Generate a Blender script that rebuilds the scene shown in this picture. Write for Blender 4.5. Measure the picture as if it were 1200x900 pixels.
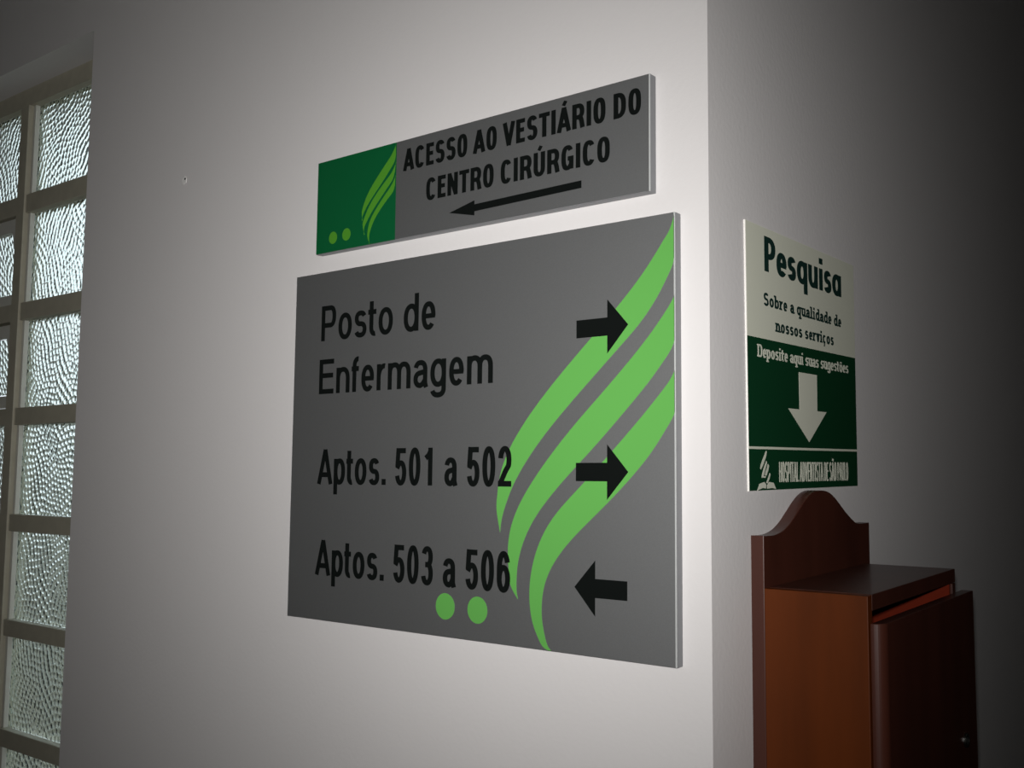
import bpy, bmesh, math, random
import numpy as np
from mathutils import Matrix, Vector
from mathutils.geometry import tessellate_polygon

# tuning values used below
FLASH = 87.0
BEAM = 9.6
AIMU, AIMR = 0.005, -0.078
SKY = 1.6
SILVER = (0.44, 0.45, 0.455)
LIME = (0.125, 0.42, 0.085)
LEAF = (0.08, 0.30, 0.024)
DKGREEN = (0.003, 0.105, 0.032)
PGREEN = (0.005, 0.048, 0.018)
CREAM = (0.78, 0.80, 0.67)
WOOD = (0.10, 0.021, 0.002)
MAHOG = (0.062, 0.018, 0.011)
CELL = 0.0128
DOME = 0.0015

# ------------------------------------------------------------------ camera, light, exposure
scene = bpy.context.scene
col = scene.collection
for o in list(bpy.data.objects):
    bpy.data.objects.remove(o)

CAM = Vector((0.5175, -0.9727, 1.6))
cam_data = bpy.data.cameras.new('camera')
cam_data.sensor_fit = 'HORIZONTAL'
cam_data.sensor_width = 36.0
cam_data.lens = 1229.2 / 1200 * 36.0
cam_data.clip_start = 0.02
cam = bpy.data.objects.new('camera', cam_data)
col.objects.link(cam)
r_ = Vector((0.78031536, 0.62531113, 0.00969213))
u_ = Vector((0.05011797, -0.07797434, 0.99569483))
f_ = Vector((-0.62337479, 0.77647022, 0.0921839))
cam.matrix_world = Matrix((
    (r_.x, u_.x, -f_.x, CAM.x),
    (r_.y, u_.y, -f_.y, CAM.y),
    (r_.z, u_.z, -f_.z, CAM.z),
    (0, 0, 0, 1)))
scene.camera = cam

vs = scene.view_settings
vs.view_transform = 'Standard'
vs.look = 'None'
vs.exposure = 0.0
vs.gamma = 1.0
vs.use_curve_mapping = False

# the camera's own flash, a hand's breadth from the lens
fl = bpy.data.lights.new('flash', 'SPOT')
fl.energy = FLASH
fl.color = (1.0, 0.975, 0.955)
fl.spot_size = math.radians(170)
fl.spot_blend = 0.0
fl.shadow_soft_size = 0.012
flo = bpy.data.objects.new('flash', fl)
col.objects.link(flo)
flo.location = CAM + u_ * 0.035 - r_ * 0.004
aim = (f_ + u_ * AIMU + r_ * AIMR).normalized()
flo.rotation_euler = aim.to_track_quat('-Z', 'Y').to_euler()
# the reflector of the flash throws most light straight ahead
fl.use_nodes = True
fn = fl.node_tree
em = fn.nodes['Emission']
gi = fn.nodes.new('ShaderNodeNewGeometry')
dt = fn.nodes.new('ShaderNodeVectorMath'); dt.operation = 'DOT_PRODUCT'
dt.inputs[1].default_value = aim
ab = fn.nodes.new('ShaderNodeMath'); ab.operation = 'ABSOLUTE'
pw = fn.nodes.new('ShaderNodeMath'); pw.operation = 'POWER'; pw.inputs[1].default_value = BEAM
fn.links.new(gi.outputs['Incoming'], dt.inputs[0])
fn.links.new(dt.outputs['Value'], ab.inputs[0])
fn.links.new(ab.outputs[0], pw.inputs[0])
fn.links.new(pw.outputs[0], em.inputs['Strength'])

# overcast sky outside the window
world = bpy.data.worlds.new('sky')
scene.world = world
world.use_nodes = True
wn = world.node_tree
bg = wn.nodes['Background']
tc = wn.nodes.new('ShaderNodeTexCoord')
sep = wn.nodes.new('ShaderNodeSeparateXYZ')
ramp = wn.nodes.new('ShaderNodeValToRGB')
ramp.color_ramp.elements[0].position = 0.49
ramp.color_ramp.elements[0].color = (0.10, 0.105, 0.09, 1)
ramp.color_ramp.elements[1].position = 0.56
ramp.color_ramp.elements[1].color = (0.85, 0.93, 1.0, 1)
mp = wn.nodes.new('ShaderNodeMath'); mp.operation = 'MULTIPLY_ADD'
mp.inputs[1].default_value = 0.5; mp.inputs[2].default_value = 0.5
wn.links.new(tc.outputs['Generated'], sep.inputs[0])
wn.links.new(sep.outputs['Z'], mp.inputs[0])
wn.links.new(mp.outputs[0], ramp.inputs[0])
wn.links.new(ramp.outputs[0], bg.inputs['Color'])
bg.inputs['Strength'].default_value = SKY

# ------------------------------------------------------------------ materials
def mat(name, color, rough=0.6, metal=0.0, spec=0.5, noise=None, bump=None, coat=0.0, coat_rough=0.1):
    m = bpy.data.materials.new(name)
    m.use_nodes = True
    nt = m.node_tree
    b = nt.nodes['Principled BSDF']
    b.inputs['Base Color'].default_value = (*color, 1)
    b.inputs['Roughness'].default_value = rough
    b.inputs['Metallic'].default_value = metal
    b.inputs['Specular IOR Level'].default_value = spec
    b.inputs['Coat Weight'].default_value = coat
    b.inputs['Coat Roughness'].default_value = coat_rough
    co = nt.nodes.new('ShaderNodeTexCoord')
    if noise:
        scale, amount, stretch = noise
        mapn = nt.nodes.new('ShaderNodeMapping')
        mapn.inputs['Scale'].default_value = stretch
        nz = nt.nodes.new('ShaderNodeTexNoise')
        nz.inputs['Scale'].default_value = scale
        nz.inputs['Detail'].default_value = 5
        rp = nt.nodes.new('ShaderNodeValToRGB')
        rp.color_ramp.elements[0].position = 0.3
        rp.color_ramp.elements[1].position = 0.7
        rp.color_ramp.elements[0].color = (*[c * (1 - amount) for c in color], 1)
        rp.color_ramp.elements[1].color = (*[min(1, c * (1 + amount)) for c in color], 1)
        nt.links.new(co.outputs['Object'], mapn.inputs[0])
        nt.links.new(mapn.outputs[0], nz.inputs['Vector'])
        nt.links.new(nz.outputs['Fac'], rp.inputs[0])
        nt.links.new(rp.outputs[0], b.inputs['Base Color'])
    if bump:
        scale, strength, dist = bump
        nb = nt.nodes.new('ShaderNodeTexNoise')
        nb.inputs['Scale'].default_value = scale
        nb.inputs['Detail'].default_value = 3
        bp = nt.nodes.new('ShaderNodeBump')
        bp.inputs['Strength'].default_value = strength
        bp.inputs['Distance'].default_value = dist
        nt.links.new(co.outputs['Object'], nb.inputs['Vector'])
        nt.links.new(nb.outputs['Fac'], bp.inputs['Height'])
        nt.links.new(bp.outputs[0], b.inputs['Normal'])
    return m

ONE = (1, 1, 1)
M_wall = mat('wall_paint', (0.765, 0.748, 0.742), 0.75, spec=0.25, noise=(1.6, 0.015, ONE), bump=(160, 0.12, 0.002))
M_dim = mat('unseen_wall_dark', (0.22, 0.23, 0.21), 0.8, spec=0.2)  # for walls out of view, coloured dark to cut the bounced light
M_ceil = mat('ceiling_paint', (0.75, 0.75, 0.73), 0.9, spec=0.2, bump=(90, 0.1, 0.002))
M_floor = mat('floor_vinyl', (0.32, 0.30, 0.27), 0.4, noise=(14, 0.15, ONE))
M_silver = mat('silver_paint', SILVER, 0.55, metal=0.95, spec=0.4, noise=(900, 0.05, ONE))
M_alu = mat('aluminium_edge', (0.21, 0.215, 0.225), 0.45, metal=0.1)
M_highlight = mat('cut_edge_highlight', (0.62, 0.65, 0.64), 0.4, metal=0.2)  # cut edge coloured bright to stand in for the bevel's highlight
M_black = mat('black_vinyl', (0.005, 0.0065, 0.006), 0.5, spec=0.12)
M_lime = mat('lime_vinyl', LIME, 0.5, spec=0.3)
M_olive = mat('leaf_green_vinyl', LEAF, 0.5, spec=0.3)
M_dkgreen = mat('dark_green_vinyl', DKGREEN, 0.45, spec=0.3)
M_pgreen = mat('deep_green_print', PGREEN, 0.4, spec=0.3)
M_cream = mat('cream_print', CREAM, 0.45, spec=0.3)
M_ink = mat('dark_green_ink', (0.008, 0.032, 0.026), 0.5, spec=0.3)
M_pvc = mat('white_plastic_edge', (0.9, 0.88, 0.84), 0.4)
M_wood = mat('orange_brown_wood', WOOD, 0.5, spec=0.2, noise=(22, 0.22, (1, 1, 0.12)))
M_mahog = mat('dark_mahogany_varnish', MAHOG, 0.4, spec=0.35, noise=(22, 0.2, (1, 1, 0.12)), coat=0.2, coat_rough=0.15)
M_red = mat('reddish_raw_wood', (0.15, 0.016, 0.005), 0.7, spec=0.1, noise=(22, 0.15, (1, 0.12, 1)))
M_dark = mat('dark_hole', (0.02, 0.02, 0.018), 0.9)
M_chrome = mat('lock_metal', (0.35, 0.35, 0.34), 0.25, metal=1.0)
M_frame = mat('window_paint', (0.48, 0.455, 0.36), 0.55, noise=(40, 0.06, ONE))
M_sash = mat('sash_paint', (0.66, 0.66, 0.60), 0.5)
M_filler = mat('wall_filler', (0.88, 0.87, 0.85), 0.9)
M_outwall = mat('outside_render', (0.35, 0.36, 0.33), 0.9, noise=(6, 0.15, ONE))
M_ground = mat('outside_ground', (0.17, 0.16, 0.12), 0.95, noise=(4, 0.35, ONE))
M_roof = mat('outside_tiles', (0.22, 0.12, 0.08), 0.9, noise=(8, 0.2, ONE))

M_glass = bpy.data.materials.new('hammered_glass')
M_glass.use_nodes = True
nt = M_glass.node_tree
nt.nodes.remove(nt.nodes['Principled BSDF'])
g = nt.nodes.new('ShaderNodeBsdfGlass')
g.inputs['Color'].default_value = (0.93, 0.97, 0.95, 1)
g.inputs['Roughness'].default_value = 0.02
g.inputs['IOR'].default_value = 1.5
nt.links.new(g.outputs[0], nt.nodes['Material Output'].inputs['Surface'])

# ------------------------------------------------------------------ helpers
def link(name, me, m, parent=None):
    o = bpy.data.objects.new(name, me)
    if m is not None:
        me.materials.append(m)
    col.objects.link(o)
    if parent is not None:
        o.parent = parent
    return o

def from_bm(name, bm, m, parent=None, smooth=False):
    bmesh.ops.recalc_face_normals(bm, faces=bm.faces)
    me = bpy.data.meshes.new(name)
    bm.to_mesh(me); bm.free()
    if smooth:
        for p in me.polygons:
            p.use_smooth = True
    return link(name, me, m, parent)

def add_box(bm, x0, x1, y0, y1, z0, z1, f=None):
    vs_ = [(x, y, z) for x in (x0, x1) for y in (y0, y1) for z in (z0, z1)]
    if f:
        vs_ = [f(v) for v in vs_]
    v = [bm.verts.new(p) for p in vs_]
    for q in ((0, 1, 3, 2), (4, 6, 7, 5), (0, 4, 5, 1), (2, 3, 7, 6), (0, 2, 6, 4), (1, 5, 7, 3)):
        bm.faces.new([v[i] for i in q])
    return v

def bevel_all(bm, w, seg=2):
    bmesh.ops.recalc_face_normals(bm, faces=bm.faces)
    bmesh.ops.bevel(bm, geom=list(bm.edges), offset=w, segments=seg, affect='EDGES', profile=0.5, clamp_overlap=True)

def box(name, b, m, parent=None, bev=0.0, f=None):
    bm = bmesh.new()
    add_box(bm, *b, f=f)
    if bev:
        bevel_all(bm, bev)
    return from_bm(name, bm, m, parent)

def boxes(name, bs, m, parent=None, f=None):
    bm = bmesh.new()
    for b in bs:
        add_box(bm, *b, f=f)
    return from_bm(name, bm, m, parent)

def empty(name, loc):
    o = bpy.data.objects.new(name, None)
    o.empty_display_size = 0.05
    col.objects.link(o)
    o.location = loc
    return o

def tag(o, label=None, cat=None, group=None, kind=None):
    if label: o['label'] = label
    if cat: o['category'] = cat
    if group: o['group'] = group
    if kind: o['kind'] = kind
    return o

# a flat shape (in sign coordinates a,b) raised by h0..h1 above the sign's face
# plane: function (a, b, h) -> local xyz
def plane_left(a, b, h):        # sign on the wall facing -y
    return (a, -h, b)
def plane_right(a, b, h):       # sign on the wall facing +x
    return (h, a, b)

def add_poly(bm, pts, plane, h0, h1):
    top = [bm.verts.new(plane(a, b, h1)) for a, b in pts]
    bot = [bm.verts.new(plane(a, b, h0)) for a, b in pts]
    n = len(pts)
    for q in tessellate_polygon([[Vector((a, b, 0)) for a, b in pts]]):
        bm.faces.new([top[i] for i in q])
        bm.faces.new([bot[i] for i in reversed(q)])
    for i in range(n):
        j = (i + 1) % n
        bm.faces.new((top[i], bot[i], bot[j], top[j]))

def poly(name, pts_mm, plane, h0, h1, m, parent):
    bm = bmesh.new()
    add_poly(bm, [(a / 1000, b / 1000) for a, b in pts_mm], plane, h0, h1)
    return from_bm(name, bm, m, parent)

def smooth_closed(pts, corners, sub=5):
    """Catmull-Rom through a closed outline, keeping the listed corners sharp."""
    n = len(pts); out = []
    for _ in range(2):                      # ease out the wobble of the outline
        pts = [pts[i] if i in corners or (i + 1) % n in corners or (i - 1) % n in corners else tuple(.25 * pts[i - 1][c] + .5 * pts[i][c] + .25 * pts[(i + 1) % n][c] for c in (0, 1)) for i in range(n)]
    for i in range(n):
        p0, p1, p2, p3 = pts[i - 1], pts[i], pts[(i + 1) % n], pts[(i + 2) % n]
        if i in corners: p0 = p1
        if (i + 1) % n in corners: p3 = p2
        for k in range(sub):
            t = k / sub
            q = []
            for c in (0, 1):
                a, b, c_, d = p0[c], p1[c], p2[c], p3[c]
                q.append(0.5 * (2 * b + (c_ - a) * t + (2 * a - 5 * b + 4 * c_ - d) * t * t + (3 * b - a - 3 * c_ + d) * t ** 3))
            out.append(tuple(q))
    return out

def disc(cx, cz, rx, rz, n=40):
    return [(cx + rx * math.cos(2 * math.pi * i / n), cz + rz * math.sin(2 * math.pi * i / n)) for i in range(n)]

# ------------------------------------------------------------------ lettering: a small stroke alphabet
def arc(cx, cz, rx, rz, a0, a1, n=14, e=2.0):
    out = []
    for i in range(n + 1):
        a = math.radians(a0 + (a1 - a0) * i / n)
        c, s = math.cos(a), math.sin(a)
        out.append((cx + rx * math.copysign(abs(c) ** (2 / e), c), cz + rz * math.copysign(abs(s) ** (2 / e), s)))
    return out

class Pen:
    """centre lines of one letter; hx, hz are the half stroke widths in letter units"""
    def __init__(self, hx, hz, style):
        self.hx, self.hz, self.style, self.s = hx, hz, style, []
    def line(self, *p, w=1.0): self.s.append((list(p), False, w))
    def ring(self, p): self.s.append((p, True, 1.0))
    def stem(self, x, z0, z1, foot=True, head=None, both=False):
        """upright; slab letters get feet and a flag"""
        self.line((x, z0), (x, z1))
        if self.style == 'slab':
            k = self.hx * 1.9; q = self.hz * 0.75
            if foot: self.line((x - k, z0 + q), (x + k, z0 + q), w=0.75)
            if head == 'flag': self.line((x - k, z1 - q), (x, z1 - q), w=0.75)
            if head == 'full': self.line((x - k, z1 - q), (x + k, z1 - q), w=0.75)

def glyph(ch, hx, hz, style):
    P = Pen(hx, hz, style)
    cond = style == 'cond'
    XH = {'sans': 0.725, 'cond': 0.74, 'geo': 0.68, 'slab': 0.70}[style]
    slab = style == 'slab'
    EX = 2.6 if cond else 2.15
    acc = None
    base = {'Á': ('A', 'acute'), 'Ú': ('U', 'acute'), 'Ã': ('A', 'tilde'), 'õ': ('o', 'tilde'), 'ç': ('c', 'cedilla')}
    if ch in base: ch, acc = base[ch]
    W = {'a': .78, 'b': .85, 'c': .77, 'd': .85, 'e': .78, 'f': .47, 'g': .85, 'i': .40, 'l': .40, 'm': 1.24, 'n': .85, 'o': .85,
         'p': .85, 'q': .85, 'r': .55, 's': .77, 't': .47, 'u': .85, 'v': .78, '.': .39, ' ': .39,
         '0': .78, '1': .78, '2': .78, '3': .78, '5': .78, '6': .78,
         'A': 1.0, 'P': .93, 'E': .93, 'S': .93, 'D': 1.0}
    WC = {'A': .80, 'C': .76, 'D': .76, 'E': .64, 'G': .77, 'H': .78, 'I': .37, 'L': .60, 'N': .78, 'O': .76, 'P': .72, 'R': .78,
          'S': .73, 'T': .68, 'U': .76, 'V': .76, ' ': .30}
    w = (WC if cond else W)[ch]
    if style == 'geo': w = {'P': .80, 'e': .76, 's': .66, 'q': .84, 'u': .80, 'i': .42, 'a': .82}[ch]
    if slab and ch in 'il': w = .5
    if slab and ch in 'rt': w = .64
    sb = {'cond': .06, 'geo': .035}.get(style, .07)
    L, R = sb + hx, w - sb - hx
    C = w / 2
    T, B = 1 - hz, hz           # cap line and base line for horizontal strokes
    xt = XH - hz                # x height
    ov = 0.012
    if ch in ' ': pass
    elif ch == '.': P.line((C, 0), (C, 2 * hz * 1.15))
    elif ch in 'oO0':
        top = {'o': XH, 'O': 1, '0': 1}[ch]
        P.ring(arc(C, top / 2, (R - L) / 2, top / 2 - hz + ov, 0, 360, 44, EX)[:-1])
    elif ch == 'n':
        P.stem(L, 0, XH, head='flag')
        rz = (XH - hz) * .42
        P.line(*([(L, xt - rz * 1.25)] + arc((L + R) / 2, xt + ov - rz, (R - L) / 2, rz, 165, 0, 14, 2.3) + [(R, 0)]))
        if slab: P.line((R - hx * 2.3, hz * .75), (R + hx * 2.3, hz * .75), w=.75)
    elif ch == 'm':
        P.stem(L, 0, XH, head='flag')
        Mx = (L + R) / 2; rz = (XH - hz) * .36
        for a, b in ((L, Mx), (Mx, R)):
            P.line(*([(a, xt - rz * 1.25)] + arc((a + b) / 2, xt + ov - rz, (b - a) / 2, rz, 165, 0, 14, 2.3) + [(b, 0)]))
    elif ch == 'u':
        rz = (XH - hz) * .42
        P.line(*([(L, XH)] + arc((L + R) / 2, hz - ov + rz, (R - L) / 2, rz, 180, 345, 14, 2.3) + [(R, hz + rz * 1.25)]))
        P.line((R, 0), (R, XH))
        if slab:
            for x in (L, R): P.line((x - hx * 2.3, XH - hz * .75), (x, XH - hz * .75), w=.75)
            P.line((R, hz * .75), (R + hx * 2.3, hz * .75), w=.75)
    elif ch == 'r':
        P.stem(L, 0, XH, head='flag')
        rr = R + hx * .5
        P.line(*([(L, xt - .30)] + arc(rr, xt - .30, rr - L, .30 + ov, 180, 80, 10)))
    elif ch in 'dqgbp':
        right = ch in 'dqg'
        sx_ = R if right else L
        P.ring(arc(C, XH / 2, (R - L) / 2, XH / 2 - hz + ov, 0, 360, 44, 2.2)[:-1])
        if ch == 'd': P.stem(sx_, 0, 1, foot=False, head='flag')
        elif ch == 'b': P.stem(sx_, 0, 1, foot=False, head='flag')
        elif ch in 'qp':
            P.stem(sx_, -.29, XH, foot=True, head=('flag' if ch == 'p' else None))
        elif ch == 'g':
            zb = -.29 + hz
            P.line(*([(R, XH), (R, zb + .17)] + arc(C, zb + .17, (R - L) / 2, .17, 0, -165, 14, 2.3)))
        if slab and ch == 'd': P.line((R, hz * .75), (R + hx * 2.3, hz * .75), w=.75)
    elif ch == 'c':
        P.line(*arc(C, XH / 2, (R - L) / 2, XH / 2 - hz + ov, 42, 318, 30, 2.2))
    elif ch == 'e':
        P.line(*arc(C, XH / 2, (R - L) / 2, XH / 2 - hz + ov, -4, 318, 40, 2.2))
        P.line((L, XH / 2 - hz * .1), (R + hx * .85, XH / 2 - hz * .1), w=.92)
    elif ch in 'sS':
        top = XH if ch == 's' else 1
        rx = (R - L) / 2
        mid = top * .51
        ru = (top - hz + ov - mid) / 2; rl = (mid - hz + ov) / 2
        P.line(*(arc(C, mid + ru, rx * .94, ru, 22, 262, 18, 2.3) + arc(C, mid - rl, rx, rl, 82, -160, 18, 2.3)))
    elif ch == 'a' and style == 'geo':
        P.ring(arc(C, XH / 2, (R - L) / 2, XH / 2 - hz + ov, 0, 360, 44, 2.1)[:-1])
        P.line((R, 0), (R, XH))
    elif ch == 'a':
        rz = .20
        P.line(*(arc((L + R) / 2, xt + ov - rz, (R - L) / 2, rz, 165, 0, 14, 2.4) + [(R, .12), (R + hx * .5, 0)]))
        bz = XH * .58
        P.line(*([(R, bz)] + [(C + .05, bz - .02)] + arc(C, (bz - .03 + hz - ov) / 2, (R - L) / 2, (bz - .03 - hz + ov) / 2, 95, 270, 14, 2.2) + [(C + .1, hz + .02), (R, hz + .14)]))
        if slab: P.line((R, hz * .75), (R + hx * 2, hz * .75), w=.75)
    elif ch == 't':
        x = C - .06
        P.line(*([(x, .90 if slab else .95), (x, hz + .16)] + arc(x + .16, hz + .16 - ov, .16, .16, 180, 285, 8)))
        P.line((x - (.26 if slab else .17), xt), (x + (.32 if slab else .24), xt))
    elif ch == 'f':
        x = C - .06
        P.line(*([(x, 0), (x, T - .17)] + arc(x + .17, T - .17, .17, .17, 180, 80, 8)))
        P.line((x - .15, xt), (x + .22, xt))
    elif ch == 'i':
        P.stem(C, 0, XH, head='flag')
        P.line((C, 1 - 2 * hz * 1.1), (C, 1.0))
    elif ch == 'l': P.stem(C, 0, 1, head='flag')
    elif ch == 'v':
        P.line((L, XH), (C, 0)); P.line((R, XH), (C, 0))
        if slab:
            for x in (L, R): P.line((x - hx * 2, XH - hz * .75), (x + hx * 2, XH - hz * .75), w=.75)
    elif ch == '1':
        P.line((C + .08, 0), (C + .08, 1)); P.line((C + .08, .90), (C - .02, .80), (C - .17, .72))
    elif ch == '2':
        rx = (R - L) / 2
        P.line(*(arc(C, T - .27, rx, .27 + ov, 172, -28, 20, 2.1) + [(C + .02, .37), (L + .03, B + .05), (L - .01, B)]))
        P.line((L - hx, B), (R + hx, B))
    elif ch == '3':
        rx = (R - L) / 2; mid = .53
        P.line(*(arc(C, (T + mid) / 2, rx * .92, (T - mid) / 2 + ov, 160, -80, 18, 2.2)))
        P.line(*(arc(C, (mid + B) / 2, rx, (mid - B) / 2 + ov, 85, -165, 18, 2.2)))
        P.line((C - .1, mid), (C + .08, mid))
    elif ch == '5':
        rx = (R - L) / 2
        P.line((L + .05, T), (R + hx * .6, T))
        P.line((L + .06, 1), (L + .01, .50))
        P.line(*([(L, .45)] + arc(C, .33, rx, .33 - B + ov, 140, -165, 24, 2.1)))
    elif ch == '6':
        rx = (R - L) / 2
        P.ring(arc(C, .33, rx, .33 - B + ov, 0, 360, 40, 2.1)[:-1])
        P.line(*(arc(C, .56, rx, T - .56 + ov, 25, 180, 18, 2.1) + [(L, .34)]))
    elif ch == 'A':
        a = hx * 1.0
        P.line((a, 0), (C, 1 - hz * .1)); P.line((w - a, 0), (C, 1 - hz * .1))
        P.line((C - .26 * w, .27), (C + .26 * w, .27))
        P.line((C - hx * .75, 1 - hz), (C + hx * .75, 1 - hz))
    elif ch == 'V':
        P.line((hx, 1), (C, 0)); P.line((w - hx, 1), (C, 0))
        P.line((C - hx * .75, hz), (C + hx * .75, hz))
    elif ch in 'PR':
        P.line((L, 0), (L, 1))
        zb = .44 if ch == 'P' else .45
        k = (T - zb) / 2; kb = .30 if style == 'geo' else .2
        P.line(*([(L, T), (R - kb, T)] + arc(R - kb, (T + zb) / 2, kb, k, 90, -90, 14, 2.3) + [(L, zb)]))
        if ch == 'R': P.line((R - .17, zb), (R - .07, zb - .06), (R - .02, zb - .2), (R + .03, 0))
        if style == 'slab': P.line((L - hx * 2, B), (L + hx * 2, B))
    elif ch == 'E':
        P.line((L, 0), (L, 1))
        P.line((L, T), (R + hx, T)); P.line((L, .53), (R + hx * .6, .53)); P.line((L, B), (R + hx, B))
    elif ch == 'L': P.line((L, 0), (L, 1)); P.line((L, B), (R + hx, B))
    elif ch == 'D':
        P.line((L, 0), (L, 1))
        q = min(.30, (R - L) * .8)
        P.line(*([(L, T), (R - q, T)] + arc(R - q, .5, q, T - .5, 90, -90, 20, 2.6) + [(L, B)]))
        if slab: P.line((L - hx * 1.8, T), (L, T), w=.8); P.line((L - hx * 1.8, B), (L, B), w=.8)
    elif ch in 'CG':
        a1 = 325 if ch == 'C' else 300
        P.line(*arc(C, .5, (R - L) / 2, .5 - hz + ov, 38, 322, 36, EX))
        if ch == 'G':
            P.line((C + .02, .46), (R + hx, .46)); P.line((R, .5), (R, .02))
    elif ch == 'T': P.line((C, 0), (C, 1)); P.line((.03, T), (w - .03, T))
    elif ch == 'I': P.line((C, 0), (C, 1))
    elif ch == 'H': P.line((L, 0), (L, 1)); P.line((R, 0), (R, 1)); P.line((L, .52), (R, .52))
    elif ch == 'N': P.line((L, 0), (L, 1)); P.line((R, 0), (R, 1)); P.line((L, .97), (R, .03))
    elif ch == 'U':
        rz = .26
        P.line(*([(L, 1)] + arc(C, B - ov + rz, (R - L) / 2, rz, 180, 360, 20, 2.3) + [(R, 1)]))
    if acc == 'acute': P.line((C - .03, 1.07), (C + .10, 1.25), w=.8)
    if acc == 'tilde':
        z = 1.12 if ch == 'A' else XH + .14
        P.line((C - .2, z - .03), (C - .1, z + .04), (C + .08, z - .03), (C + .2, z + .05), w=.7)
    if acc == 'cedilla': P.line((C, 0), (C + .05, -.10), (C + .02, -.19), (C - .1, -.2), w=.7)
    return w, P.s

def stroke_outline(pts, closed, px, pz):
    """left and right edges of a line drawn with an elliptical nib (px, pz half sizes)"""
    n = len(pts); Lp, Rp = [], []
    def nib(dx, dz):
        nx, nz = -dz, dx
        d = math.sqrt((px * nx) ** 2 + (pz * nz) ** 2) or 1e-9
        return (px * px * nx / d, pz * pz * nz / d)
    for i in range(n):
        a = pts[i - 1] if (i > 0 or closed) else None
        b = pts[(i + 1) % n] if (i < n - 1 or closed) else None
        ds = []
        for s, e in ((a, pts[i]), (pts[i], b)):
            if s is None or e is None: continue
            dx, dz = e[0] - s[0], e[1] - s[1]
            q = math.hypot(dx, dz)
            if q > 1e-9: ds.append((dx / q, dz / q))
        dx, dz = sum(d[0] for d in ds), sum(d[1] for d in ds)
        q = math.hypot(dx, dz) or 1
        o = nib(dx / q, dz / q)
        k = 1.0
        if len(ds) == 2:
            c = ds[0][0] * ds[1][0] + ds[0][1] * ds[1][1]
            k = min(1.35, 1 / math.sqrt(max(.3, (1 + c) / 2)))
        Lp.append((pts[i][0] + o[0] * k, pts[i][1] + o[1] * k))
        Rp.append((pts[i][0] - o[0] * k, pts[i][1] - o[1] * k))
    return Lp, Rp

def lettering(text, style, a0, b0, width, cap, nib_a, nib_b, plane, h0, h1, m, parent, slope=0.0, track=0.0, name='lettering'):
    """one line of raised or printed letters; all sizes in mm on the sign"""
    adv = sum(glyph(c, .08, .08, style)[0] + track for c in text) - track
    lead = 0.0 if text[0] in 'ÁA' else (.035 if style == 'geo' else .07)
    tail = 0.035 if style == 'geo' else 0.06
    sx = width / (adv - lead - tail)
    hx, hz = nib_a / 2 / sx, nib_b / 2 / cap
    bm = bmesh.new()
    x = -lead
    for c in text:
        w, strokes = glyph(c, hx, hz, style)
        for si, (pts, closed, k) in enumerate(strokes):
            ht = h1 + si * 0.00003
            q = [(a0 + (x + p[0]) * sx, b0 + p[1] * cap) for p in pts]
            Lp, Rp = stroke_outline(q, closed, nib_a / 2 * k, nib_b / 2 * k)
            n = len(q)
            def vert(p, h):
                return bm.verts.new(plane(p[0] / 1000, (p[1] + slope * (p[0] - a0)) / 1000, h))
            Lt = [vert(p, ht) for p in Lp]; Rt = [vert(p, ht) for p in Rp]
            Lb = [vert(p, h0) for p in Lp]; Rb = [vert(p, h0) for p in Rp]
            for i in range(n if closed else n - 1):
                j = (i + 1) % n
                bm.faces.new((Lt[i], Lt[j], Rt[j], Rt[i]))
                bm.faces.new((Lb[i], Lb[j], Lt[j], Lt[i]))
                bm.faces.new((Rt[i], Rt[j], Rb[j], Rb[i]))
            if not closed:
                bm.faces.new((Lt[0], Rt[0], Rb[0], Lb[0]))
                bm.faces.new((Lt[-1], Lb[-1], Rb[-1], Rt[-1]))
        x += w + track
    return from_bm(name, bm, m, parent)

# ------------------------------------------------------------------ the corridor
WT = 0.22                               # wall thickness
WX0, WX1 = -2.03, -1.2628               # window opening
WZ0, WZ1 = 0.62, 2.4225
CH = 2.95
w1 = boxes('wall_left', [(-4.0, WX0, 0, WT, 0, CH), (WX1, -WT, 0, WT, 0, CH), (-WT, 0, 0, WT, 0, CH), (WX0, WX1, 0, WT, 0, WZ0), (WX0, WX1, 0, WT, WZ1, CH)], M_wall)
# merge the touching blocks into one skin: only the outer faces stay
def rebuild_left():
    bm = bmesh.new()
    xs = [-4.0, WX0, WX1, 0.0]
    zs = [0, WZ0, WZ1, CH]
    for y in (0.0, WT):
        g_ = {}
        x_end = 0.0 if y == 0.0 else -WT
        for i, x in enumerate(xs[:-1] + [x_end]):
            for k, z in enumerate(zs):
                g_[i, k] = bm.verts.new((x, y, z))
        for i in range(3):
            for k in range(3):
                if (i, k) == (1, 1): continue
                bm.faces.new((g_[i, k], g_[i + 1, k], g_[i + 1, k + 1], g_[i, k + 1]))
        if y == 0.0: front = g_
        else: back = g_
    ring = [(1, 1), (2, 1), (2, 2), (1, 2)]
    for a, b in zip(ring, ring[1:] + ring[:1]):
        bm.faces.new((front[a], front[b], back[b], back[a]))
    return bm
me = w1.data
bm = rebuild_left()
bmesh.ops.recalc_face_normals(bm, faces=bm.faces)
bm.to_mesh(me); bm.free()
tag(w1, kind='structure')
box('wall_right', (-WT, 0, 0.0, 4.0, 0, CH), M_wall)
bm = bmesh.new()
v = [bm.verts.new(p) for p in ((0, 0, 0), (0, 4, 0), (0, 4, CH), (0, 0, CH), (-WT, WT, 0), (-WT, 4, 0), (-WT, 4, CH), (-WT, WT, CH))]
for q in ((0, 1, 2, 3), (4, 7, 6, 5), (1, 5, 6, 2)):
    bm.faces.new([v[i] for i in q])
wr = bpy.data.objects['wall_right']
bmesh.ops.recalc_face_normals(bm, faces=bm.faces)
bm.to_mesh(wr.data); bm.free()
tag(wr, kind='structure')
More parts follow.
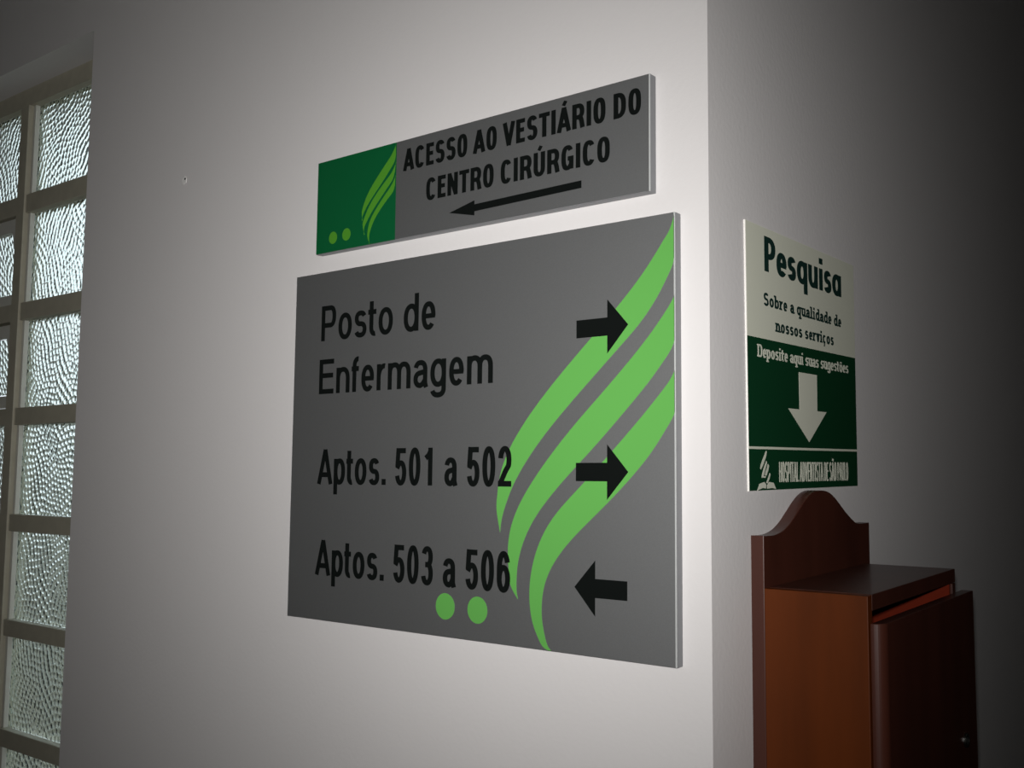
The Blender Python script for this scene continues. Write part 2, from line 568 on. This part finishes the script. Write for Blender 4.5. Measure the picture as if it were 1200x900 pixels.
for nm, b, m in (('wall_back', (-4.0, 2.2, -2.4, -2.2, 0, CH), M_dim),
                 ('wall_far', (0, 2.2, 4.0, 4.2, 0, CH), M_dim),
                 ('wall_side', (2.0, 2.2, -2.2, 4.0, 0, CH), M_dim),
                 ('wall_end', (-4.2, -4.0, -2.2, WT, 0, CH), M_wall),
                 ):
    tag(box(nm, b, m), kind='structure')
def corner_slab(name, z0, z1, m):
    """an L-shaped slab that follows the corridor round the corner"""
    bm = bmesh.new()
    out = [(-4.0, -2.2), (2.0, -2.2), (2.0, 4.0), (0, 4.0), (0, 0), (-4.0, 0)]
    lo = [bm.verts.new((x, y, z0)) for x, y in out]; hi = [bm.verts.new((x, y, z1)) for x, y in out]
    a = bm.faces.new(hi); b = bm.faces.new(lo[::-1])
    for i in range(6):
        j = (i + 1) % 6
        bm.faces.new((lo[i], lo[j], hi[j], hi[i]))
    bmesh.ops.triangulate(bm, faces=[a, b])
    return tag(from_bm(name, bm, m), kind='structure')
corner_slab('floor', -0.1, 0.0, M_floor)
corner_slab('ceiling', CH, CH + 0.1, M_ceil)

# chipped filler with a small screw hole on the wall
def wall_chip():
    rnd = random.Random(3)
    bm = bmesh.new()
    pts = [( (6.0 + rnd.uniform(-1.8, 1.8)) * math.cos(t), (6.0 + rnd.uniform(-1.8, 1.8)) * math.sin(t)) for t in [2 * math.pi * i / 13 for i in range(13)]]
    add_poly(bm, [(a / 1000, b / 1000) for a, b in pts], plane_left, -0.0005, 0.0008)
    o = from_bm('filler_patch', bm, M_filler, w1)
    o.location = (-0.9545, 0, 2.085)
    bm = bmesh.new()
    add_poly(bm, disc(0.0016, 0.0022, 0.0022, 0.0017, 14), plane_left, 0.0006, 0.001)
    h = from_bm('screw_hole', bm, M_dark, o)
wall_chip()

# ------------------------------------------------------------------ the window
FY0, FY1 = 0.07, 0.105
win = tag(empty('window_1', (WX0, FY0, WZ0)), kind='structure')
def wbox(name, b, m, parent=win, bev=0.0015):
    x0, x1, y0, y1, z0, z1 = b
    return box(name, (x0 - WX0, x1 - WX0, y0 - FY0, y1 - FY0, z0 - WZ0, z1 - WZ0), m, parent, bev)
rows = [(2.1905, 2.384), (1.960, 2.151), (1.7405, 1.923), (1.523, 1.705), (1.312, 1.4885), (1.0975, 1.279), (0.882, 1.063), (0.66, 0.845)]
FR_R, FR_L = WX1 - 0.038, WX0 + 0.035
bm = bmesh.new()
for b in ((WX0, FR_L, FY0, FY1, WZ0, WZ1), (FR_R, WX1, FY0, FY1, WZ0, WZ1), (FR_L, FR_R, FY0, FY1, 2.384, WZ1), (FR_L, FR_R, FY0, FY1, WZ0, 0.66)):
    add_box(bm, b[0] - WX0, b[1] - WX0, b[2] - FY0, b[3] - FY0, b[4] - WZ0, b[5] - WZ0)
from_bm('frame', bm, M_frame, win)
MU0, MU1 = -1.667, -1.634
wbox('mullion', (MU0, MU1, FY0 - 0.004, FY1, 0.66, 2.384), M_frame)
for (lo, hi), (lo2, hi2) in zip(rows[:-1], rows[1:]):
    for x0, x1 in ((FR_L, MU0), (MU1, FR_R)):
        wbox('transom', (x0, x1, FY0, FY1, hi2, lo), M_frame)

def pane_mesh(w, h, seed):
    """hammered glass: flat outside, a crowd of little domes in curving rows inside"""
    rnd = np.random.default_rng(seed)
    st = 0.0011
    nx, nz = int(w / st) + 1, int(h / st) + 1
    X, Z = np.meshgrid(np.linspace(0, w, nx), np.linspace(0, h, nz), indexing='ij')
    p = CELL
    ph = rnd.uniform(0, 6.28, 4)
    pts = []
    for i in range(-4, int(w / p) + 5):
        for k in range(-6, int(h / (p * .866)) + 8):
            x = (i + .5 * (k % 2)) * p; z = k * p * .866
            x2 = x + .010 * math.sin(z * 34 + ph[0]) + rnd.uniform(-.13, .13) * p
            z2 = z + .014 * math.sin(x * 30 + ph[1] + 14 * z) + .005 * math.sin(x * 75 + ph[2]) + rnd.uniform(-.13, .13) * p
            pts.append((x2, z2))
    pts = np.array(pts, dtype=np.float32)
    fx, fz = X.ravel().astype(np.float32), Z.ravel().astype(np.float32)
    d2 = np.full(fx.shape, 1e9, dtype=np.float32)
    for a, b in pts:
        d2 = np.minimum(d2, (fx - a) ** 2 + (fz - b) ** 2)
    H = DOME * (1 - np.clip(d2 / (0.62 * p) ** 2, 0, 1))
    n = nx * nz
    co = np.zeros((n * 2, 3), dtype=np.float32)
    co[:n, 0], co[:n, 1], co[:n, 2] = fx, -0.002 - H, fz
    co[n:, 0], co[n:, 1], co[n:, 2] = fx, 0.002, fz
    idx = np.arange(n).reshape(nx, nz)
    a, b, c, d = idx[:-1, :-1].ravel(), idx[1:, :-1].ravel(), idx[1:, 1:].ravel(), idx[:-1, 1:].ravel()
    f1 = np.stack([a, b, c, d], 1)
    f2 = np.stack([a, d, c, b], 1) + n
    side = []
    for line in (idx[:, 0], idx[-1, :], idx[::-1, -1], idx[0, ::-1]):
        s, e = line[:-1], line[1:]
        side.append(np.stack([s, s + n, e + n, e], 1))
    F = np.concatenate([f1, f2] + side).astype(np.int32)
    me = bpy.data.meshes.new('pane')
    me.vertices.add(len(co)); me.vertices.foreach_set('co', co.ravel())
    me.loops.add(F.size); me.loops.foreach_set('vertex_index', F.ravel())
    me.polygons.add(len(F))
    me.polygons.foreach_set('loop_start', np.arange(0, F.size, 4, dtype=np.int32))
    me.polygons.foreach_set('loop_total', np.full(len(F), 4, dtype=np.int32))
    sm = np.zeros(len(F), dtype=bool); sm[:len(f1)] = True
    me.polygons.foreach_set('use_smooth', sm)
    me.update(calc_edges=True); me.validate()
    return me
GY = 0.090
beadM = []
for i, (lo, hi) in enumerate(rows):
    x0, x1 = MU1 + 0.004, FR_R - 0.002
    me = pane_mesh(x1 - x0, hi - lo, 20 + i)
    o = link('pane', me, M_glass, win)
    o.location = (x0 - WX0, GY - FY0, lo - WZ0)
    wbox('glazing_bead', (MU1, MU1 + 0.010, FY0 + 0.006, GY - 0.004, lo, hi), M_sash, bev=0.001)
    if i in (1, 2):
        continue
    x0, x1 = FR_L + 0.002, MU0 - 0.002
    me = pane_mesh(x1 - x0, hi - lo, 50 + i)
    o = link('pane', me, M_glass, win)
    o.location = (x0 - WX0, GY - FY0, lo - WZ0)
# two tilted ventilator sashes in the left column
for i, (lo, hi) in ((1, rows[1]), (2, rows[2])):
    x0, x1 = FR_L + 0.006, MU0 - 0.006
    w_, h_ = x1 - x0, hi - lo - 0.008
    s = 0.026
    bm = bmesh.new()
    add_box(bm, 0, s, -0.012, 0.012, -h_, 0); add_box(bm, w_ - s, w_, -0.012, 0.012, -h_, 0)
    add_box(bm, s, w_ - s, -0.012, 0.012, -s, 0); add_box(bm, s, w_ - s, -0.012, 0.012, -h_, -h_ + s)
    sash = from_bm('ventilator_sash', bm, M_sash, win)
    sash.location = (x0 - WX0, 0.014, hi - 0.004 - WZ0)
    sash.rotation_euler = (math.radians(9), 0, 0)
    me = pane_mesh(w_ - 2 * s - 0.004, h_ - 2 * s - 0.004, 80 + i)
    p = link('pane', me, M_glass, sash)
    p.location = (s + 0.002, 0.004, -h_ + s + 0.002)

# outside: an eave over the window, the ground and a low neighbouring wall
tag(box('eave', (-4.0, -0.4, WT, 0.55, 2.62, 2.72), M_outwall), kind='structure')
tag(box('ground', (-30, 6, 4.2, 40, -1.2, -1.0), M_ground), kind='structure')
tag(boxes('neighbour_wall_1', [(-14, -4.3, 7.0, 7.3, -1.0, 2.2)], M_outwall), kind='structure')  # unseen wall, added as a dark shape for the glass to refract

# ------------------------------------------------------------------ big directory sign
TH = 0.013
BW, BH = 0.61526, 0.47587
big = tag(empty('directory_sign', (-0.64885, 0, 1.41116)),
          'large silver directory sign with black room directions, three black arrows and lime green stripes', 'sign')
bm = bmesh.new(); add_box(bm, 0, BW, -TH + 0.0012, 0, 0, BH); bevel_all(bm, 0.0005)
from_bm('backing_panel', bm, M_alu, big)
bm = bmesh.new(); add_box(bm, 0.0004, BW - 0.0006, -TH, -TH + 0.0011, 0.0004, BH - 0.0004)
from_bm('face_plate', bm, M_silver, big)
bm = bmesh.new(); add_box(bm, BW - 0.0012, BW - 0.0001, -TH - 0.0002, -TH + 0.0011, 0.0002, BH - 0.0002)
from_bm('edge_highlight', bm, M_highlight, big)  # pale strip on the right edge, a highlight put into the colour
F0, F1, F2 = TH, TH + 0.0002, TH + 0.0004
S1 = [(615.5, 475.4), (609.4, 457.8), (600.6, 445.2), (590.1, 431.1), (577.5, 414.9), (564.9, 401.3), (542.9, 379.2), (507.5, 347.8), (484.3, 327.3), (463.0, 307.2), (441.3, 286.7), (421.6, 265.7), (404.2, 244.2), (391.6, 226.5), (382.8, 209.5), (376.5, 192.5), (374.2, 172.4), (374.5, 155.4), (380.0, 129.0), (382.4, 144.7), (386.9, 162.6), (396.1, 181.0), (407.3, 199.5), (424.2, 219.7), (441.7, 241.5), (463.3, 260.4), (484.6, 281.9), (505.4, 299.1), (525.8, 317.9), (545.9, 336.4), (565.6, 352.6), (579.6, 365.3), (595.2, 387.2), (605.7, 404.5), (611.8, 417.5), (614.9, 427.9)]
S2 = [(615.9, 388.1), (609.0, 376.6), (598.5, 362.4), (586.9, 348.1), (567.7, 328.3), (548.1, 310.0), (528.1, 290.4), (507.8, 272.4), (487.1, 254.0), (465.9, 233.3), (439.6, 204.5), (436.8, 199.3), (420.4, 181.2), (405.0, 159.8), (396.6, 141.4), (392.1, 123.2), (391.2, 110.4), (391.9, 88.8), (396.2, 69.6), (407.7, 53.4), (405.5, 63.7), (404.3, 78.2), (405.4, 94.5), (410.8, 112.6), (418.9, 130.8), (431.1, 149.0), (443.2, 162.2), (463.0, 183.4), (486.5, 204.2), (505.7, 220.4), (519.3, 232.5), (541.5, 254.4), (563.3, 275.9), (584.7, 295.1), (599.4, 314.3), (609.8, 328.1), (615.4, 340.3)]
S3 = [(615.4, 307.9), (607.6, 294.8), (593.0, 276.5), (571.9, 257.2), (554.6, 239.3), (539.3, 224.8), (520.4, 207.2), (500.1, 188.5), (482.8, 172.5), (463.2, 157.1), (449.5, 141.6), (437.5, 121.9), (429.5, 102.3), (424.5, 81.1), (423.1, 63.4), (423.9, 44.6), (428.2, 27.1), (434.4, 13.5), (444.6, 3.5), (458.5, -1.3), (450.6, 5.7), (444.5, 17.7), (440.7, 33.0), (440.1, 55.1), (444.0, 74.4), (451.5, 87.6), (459.7, 100.7), (475.3, 120.3), (492.6, 133.6), (513.5, 151.3), (532.0, 167.2), (557.5, 188.9), (573.6, 207.1), (585.8, 219.1), (588.7, 224.2), (601.1, 240.2), (610.4, 254.3), (615.0, 263.1)]
def clip(p, w, h): return [(min(max(a, 0.8), w - 0.8), min(max(b, 0.8), h - 0.8)) for a, b in p]
def inset(p, d):
    n = len(p); out = []
    for i in range(n):
        (ax, ay), (bx, by) = p[i - 1], p[(i + 1) % n]
        q = math.hypot(bx - ax, by - ay) or 1
        out.append((p[i][0] - (by - ay) / q * d, p[i][1] + (bx - ax) / q * d))
    return out
def stripe(pts, corners, w, h, parent, m, d=0.0):
    poly('leaf_stripe', clip(inset(smooth_closed(pts, corners), d), w, h), plane_left, F0, F1, m, parent)
stripe(S1, (0, 18, 35), 615.3, 475.9, big, M_lime)
stripe(S2, (0, 19, 36), 615.3, 475.9, big, M_lime)
stripe(S3, (0, 19, 37), 615.3, 475.9, big, M_lime)
for cx, cz in ((295.1, 36.6), (346.6, 36.3)):
    poly('dot', disc(cx, cz, 15.4, 15.8), plane_left, F0, F1, M_lime, big)
for i, z in enumerate((359.8, 199.7)):
    pts = [(488.6, z + 10.1), (530.1, z + 10.1), (530.1, z + 30.2), (557.3, z), (530.1, z - 30.1), (530.1, z - 10.2), (488.6, z - 10.2)]
    poly('arrow', pts, plane_left, F1, F2, M_black, big)
z = 73.4
poly('arrow', [(556, z + 10.3), (514.8, z + 10.3), (514.8, z + 30.1), (487.3, z), (514.8, z - 30.1), (514.8, z - 10.2), (556, z - 10.2)], plane_left, F1, F2, M_black, big)
for txt, a, b, w, cap in (('Posto de', 56.0, 379.0, 215.7, 49.0), ('Enfermagem', 54.2, 305.6, 312.8, 47.8),
                          ('Aptos. 501 a 502', 55.2, 182.3, 341.5, 47.2), ('Aptos. 503 a 506', 55.6, 60.0, 340.8, 47.0)):
    lettering(txt, 'sans', a, b, w, cap, 7.4, 6.7, plane_left, F1, F2, M_black, big)

# ------------------------------------------------------------------ narrow access sign above it
TW, TZ = 0.54548, 0.13189
top = tag(empty('access_sign', (-0.60929, 0, 1.91444)),
          'narrow silver sign with dark green logo square and long left arrow, above the larger sign', 'sign')
bm = bmesh.new(); add_box(bm, 0, TW, -TH + 0.0012, 0, 0, TZ); bevel_all(bm, 0.0005)
from_bm('backing_panel', bm, M_alu, top)
bm = bmesh.new(); add_box(bm, 0.1566, TW - 0.0006, -TH, -TH + 0.0011, 0.0004, TZ - 0.0004)
from_bm('face_plate', bm, M_silver, top)
bm = bmesh.new(); add_box(bm, 0.0004, 0.1564, -TH, -TH + 0.0011, 0.0004, TZ - 0.0004)
from_bm('logo_square', bm, M_dkgreen, top)
bm = bmesh.new(); add_box(bm, TW - 0.0012, TW - 0.0001, -TH - 0.0002, -TH + 0.0011, 0.0002, TZ - 0.0002)
from_bm('edge_highlight', bm, M_highlight, top)
T1 = [(155.6, 129.9), (146.2, 116.2), (133.1, 103.1), (117.3, 88.4), (103.9, 75.0), (94.6, 62.8), (91.5, 47.5), (93.3, 34.4), (94.5, 41.1), (97.8, 48.5), (104.5, 57.2), (117.9, 68.7), (131.1, 81.1), (144.2, 93.3), (153.1, 105.2), (156.0, 115.3)]
T2 = [(156.3, 105.6), (146.9, 91.9), (131.1, 79.1), (117.9, 67.8), (104.6, 54.3), (96.6, 42.8), (93.7, 29.5), (98.1, 14.1), (98.7, 22.9), (102.6, 31.1), (110.5, 41.6), (123.8, 54.1), (139.5, 68.0), (151.2, 80.5), (155.4, 91.3)]
T2 = T2[:8] + [(a - 0.7, b + 1.3) for a, b in T2[8:]]
T3 = [(155.4, 89.8), (147.3, 77.3), (131.6, 62.6), (115.8, 47.6), (105.2, 35.6), (100.8, 24.5), (103.2, 12.5), (108.5, 1.6), (108.1, 11.8), (109.7, 23.2), (116.2, 33.9), (129.4, 46.4), (142.5, 56.9), (151.6, 65.0), (155.3, 74.0)]
T3 = [(a + 0.4, b - 1.9) for a, b in T3[:8]] + T3[8:]
stripe(T1, (0, 7, 15), 157.0, 131.9, top, M_olive, 0.75)
stripe(T2, (0, 7, 14), 157.0, 131.9, top, M_olive, 0.75)
stripe(T3, (0, 7, 14), 157.0, 131.9, top, M_olive, 0.75)
for cx, cz in ((35.2, 19.6), (62.4, 20.5)):
    poly('dot', disc(cx, cz, 8.2, 8.6), plane_left, F0, F1, M_olive, top)
lettering('ACESSO AO VESTIÁRIO DO', 'cond', 169.0, 89.5, 365.4, 29.2, 6.3, 5.2, plane_left, F0, F1, M_black, top)
lettering('CENTRO CIRÚRGICO', 'cond', 212.0, 43.3, 281.5, 28.9, 6.3, 5.2, plane_left, F0, F1, M_black, top)
poly('arrow', [(252.2, 21.0), (294.0, 30.6), (294.0, 25.6), (455.0, 27.7), (455.0, 18.9), (294.2, 16.7), (294.2, 11.6)], plane_left, F0, F1, M_black, top)

# ------------------------------------------------------------------ survey poster on the right wall
PT = 0.0019
pes = tag(empty('survey_sign', (0, 0.081, 1.5912)),
          'cream and dark green survey sign with a pale down arrow, above the wooden box', 'sign')
PL = [(-0.5, 301.3), (322.3, 303.3), (322.3, 6.6), (2.4, 0.2)]
poly('panel', PL, plane_right, 0, PT, M_pvc, pes)
G0, G1, G2 = PT, PT + 0.0001, PT + 0.0003
ins = 0.8
poly('cream_field', [(-0.5 + ins, 301.3 - .4), (322.3 - .3, 303.3 - .4), (322.3 - .3, 177.2), (1.0 + ins, 171.4)], plane_right, G0, G1, M_cream, pes)
poly('green_field', [(1.0 + ins, 171.4), (322.0, 177.2), (322.0, 55.0), (2.0 + ins, 49.2)], plane_right, G0, G1, M_pgreen, pes)
poly('dividing_line', [(2.0 + ins, 49.2), (322.0, 55.0), (322.0, 52.2), (2.0 + ins, 46.4)], plane_right, G0, G1, M_cream, pes)
poly('green_footer', [(2.0 + ins, 46.4), (322.0, 52.2), (322.0, 7.0), (2.4 + ins, 0.6)], plane_right, G0, G1, M_pgreen, pes)
lettering('Pesquisa', 'geo', 47.0, 250.8, 230.0, 41.0, 11.2, 6.8, plane_right, G1, G2, M_ink, pes, slope=0.010)
lettering('Sobre a qualidade de', 'slab', 44.0, 210.7, 231.0, 15.0, 4.2, 2.8, plane_right, G1, G2, M_ink, pes, slope=0.0100)
lettering('nossos serviços', 'slab', 75.3, 183.9, 173.0, 15.0, 4.2, 2.8, plane_right, G1, G2, M_ink, pes, slope=0.0135)
lettering('Deposite aqui suas sugestões', 'slab', 27.3, 150.2, 269.4, 14.4, 2.9, 2.0, plane_right, G1, G2, M_cream, pes, slope=0.0155)
poly('arrow', [(137.8, 142.3), (192.0, 143.4), (191.6, 98.4), (220.6, 98.9), (165.5, 59.4), (106.2, 97.0), (138.4, 97.6)], plane_right, G1, G2, M_cream, pes)
lettering('HOSPITAL ADVENTISTA DE SÃO PAULO', 'cond', 79.5, 10.6, 209.6, 23.2, 2.1, 2.2, plane_right, G1, G2, M_cream, pes, slope=0.0165, track=-0.03)
for pts in ([(45.0, 45.6), (47.2, 44.5), (44.9, 39.0), (37.8, 29.9), (31.7, 24.3), (29.8, 25.7), (32.4, 31.0), (38.0, 37.7)],
            [(45.3, 34.3), (47.4, 32.5), (43.1, 25.3), (38.2, 16.9), (44.2, 17.0), (42.8, 15.2), (33.3, 15.4), (34.8, 19.8), (40.4, 28.2)],
            [(49.6, 30.8), (52.3, 29.0), (50.5, 24.2), (45.6, 17.6), (42.1, 17.8), (43.8, 22.3), (47.2, 26.5)],
            [(54.0, 21.0), (55.8, 18.9), (52.9, 14.1), (48.1, 9.0), (44.5, 9.5), (48.2, 13.4)]):
    poly('flame', pts, plane_right, G1, G2, M_cream, pes)
for pts in ([(21.7, 1.0), (27.8, 8.6), (39.9, 10.6), (44.8, 7.5), (43.8, 3.3), (35.7, 3.9)],
            [(46.9, 7.1), (51.7, 10.7), (63.4, 9.9), (70.2, 2.7), (60.4, 3.9), (47.1, 3.1)]):
    poly('book_page', pts, plane_right, G1, G2, M_cream, pes)

# ------------------------------------------------------------------ wooden suggestion box
Y0, Y1, TB, DX = 0.0902, 0.387, 0.0150, 0.127
DF = 0.142
ZB = 1.06
SL = 0.034
sug = tag(empty('suggestion_box', (0, Y0, ZB)),
          'reddish brown wooden suggestion box with arched backboard, on the wall below the survey sign', 'box')
def lean(v):                       # the box hangs slightly out of level
    x, y, z = v
    return (x, y - Y0, z + SL * (y - Y0) - ZB)
bb = [(89.2, 1543.7), (111.5, 1543.4), (128.0, 1544.1), (141.4, 1546.2), (162.2, 1553.5), (180.3, 1567.6), (198.8, 1581.3), (217.6, 1589.4), (229.0, 1592.0), (240.5, 1593.2), (263.9, 1592.9), (275.7, 1590.8), (287.7, 1586.9), (307.7, 1576.5), (332.3, 1560.2), (349.2, 1553.4), (366.7, 1550.2), (407.8, 1550.4)]
outline = [(y / 1000, z / 1000 - SL * (y / 1000 - Y0)) for y, z in bb]
fine = smooth_closed([outline[0]] + outline[1:], (0, len(outline) - 1), 4)[:4 * (len(outline) - 1) + 1]
fine[0] = (Y0, fine[0][1])
fine[-1] = (0.406, fine[-1][1])
bm = bmesh.new()
ring_ = fine + [(0.406, ZB - 0.03), (Y0, ZB - 0.03)]
fr = [bm.verts.new(lean((TB, y, z))) for y, z in ring_]
bk = [bm.verts.new(lean((0.0, y, z))) for y, z in ring_]
fa = bm.faces.new(fr); fb_ = bm.faces.new(bk[::-1])
for i in range(len(ring_)):
    j = (i + 1) % len(ring_)
    bm.faces.new((fr[i], bk[i], bk[j], fr[j]))
bmesh.ops.recalc_face_normals(bm, faces=bm.faces)
bmesh.ops.bevel(bm, geom=[e for e in fa.edges], offset=0.0009, segments=2, affect='EDGES', profile=0.5)
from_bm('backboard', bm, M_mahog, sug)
ZT = 1.4880                        # top of the box at its left side
PN = 0.012
box('side_panel', (TB, DX, Y0, Y0 + PN, ZB, ZT - 0.0004), M_wood, sug, 0.0008, lean)
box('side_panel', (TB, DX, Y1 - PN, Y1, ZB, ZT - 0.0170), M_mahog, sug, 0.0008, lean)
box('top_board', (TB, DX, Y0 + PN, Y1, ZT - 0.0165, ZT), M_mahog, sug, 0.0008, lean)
box('bottom_board', (TB, DX, Y0 + PN, Y1 - PN, ZB, ZB + PN), M_wood, sug, 0.0008, lean)
# unvarnished lining inside, seen through the slot
box('lining_board', (TB + 0.002, DX - 0.003, Y1 - PN - 0.003, Y1 - PN, ZB + PN, ZT - 0.018), M_red, sug, 0, lean)
# door with a rounded left edge
DZ1 = ZT - 0.0275
DY0, DY1 = 0.0925, 0.406
bm = bmesh.new()
R_ = 0.012
prof = [(DX + 0.0015, DY0), (DF - R_, DY0)] + [(DF - R_ + R_ * math.sin(a), DY0 + R_ - R_ * math.cos(a)) for a in [math.pi / 2 * i / 10 for i in range(1, 11)]] + [(DF, DY1), (DX + 0.0015, DY1)]
lo_ = [bm.verts.new(lean((x, y, ZB - 0.005))) for x, y in prof]
hi_ = [bm.verts.new(lean((x, y, DZ1))) for x, y in prof]
ft = bm.faces.new(hi_); bm.faces.new(lo_[::-1])
for i in range(len(prof)):
    j = (i + 1) % len(prof)
    bm.faces.new((lo_[i], lo_[j], hi_[j], hi_[i]))
bmesh.ops.recalc_face_normals(bm, faces=bm.faces)
bmesh.ops.bevel(bm, geom=list(ft.edges), offset=0.0009, segments=2, affect='EDGES', profile=0.5)
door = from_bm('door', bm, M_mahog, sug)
# small cylinder lock
def lathe_x(name, prof_, cy, cz, m, parent, n=28):
    bm = bmesh.new()
    rings = []
    for x, r in prof_:
        rings.append([bm.verts.new((x, cy + r * math.cos(2 * math.pi * i / n), cz + r * math.sin(2 * math.pi * i / n))) for i in range(n)])
    for a, b in zip(rings[:-1], rings[1:]):
        for i in range(n):
            j = (i + 1) % n
            bm.faces.new((a[i], a[j], b[j], b[i]))
    bm.faces.new(rings[-1]); bm.faces.new(rings[0][::-1])
    return from_bm(name, bm, m, parent, smooth=False)
lc = lean((0, 0.357, 1.2915))
lock = lathe_x('lock', [(DF - 0.004, 0.0085), (DF + 0.0015, 0.0085), (DF + 0.003, 0.0075), (DF + 0.003, 0.0060), (DF + 0.0022, 0.0055)], lc[1], lc[2], M_chrome, door)
box('keyhole', (DF + 0.002, DF + 0.0026, lc[1] - 0.0006, lc[1] + 0.0006, lc[2] - 0.0032, lc[2] + 0.0032), M_dark, lock)
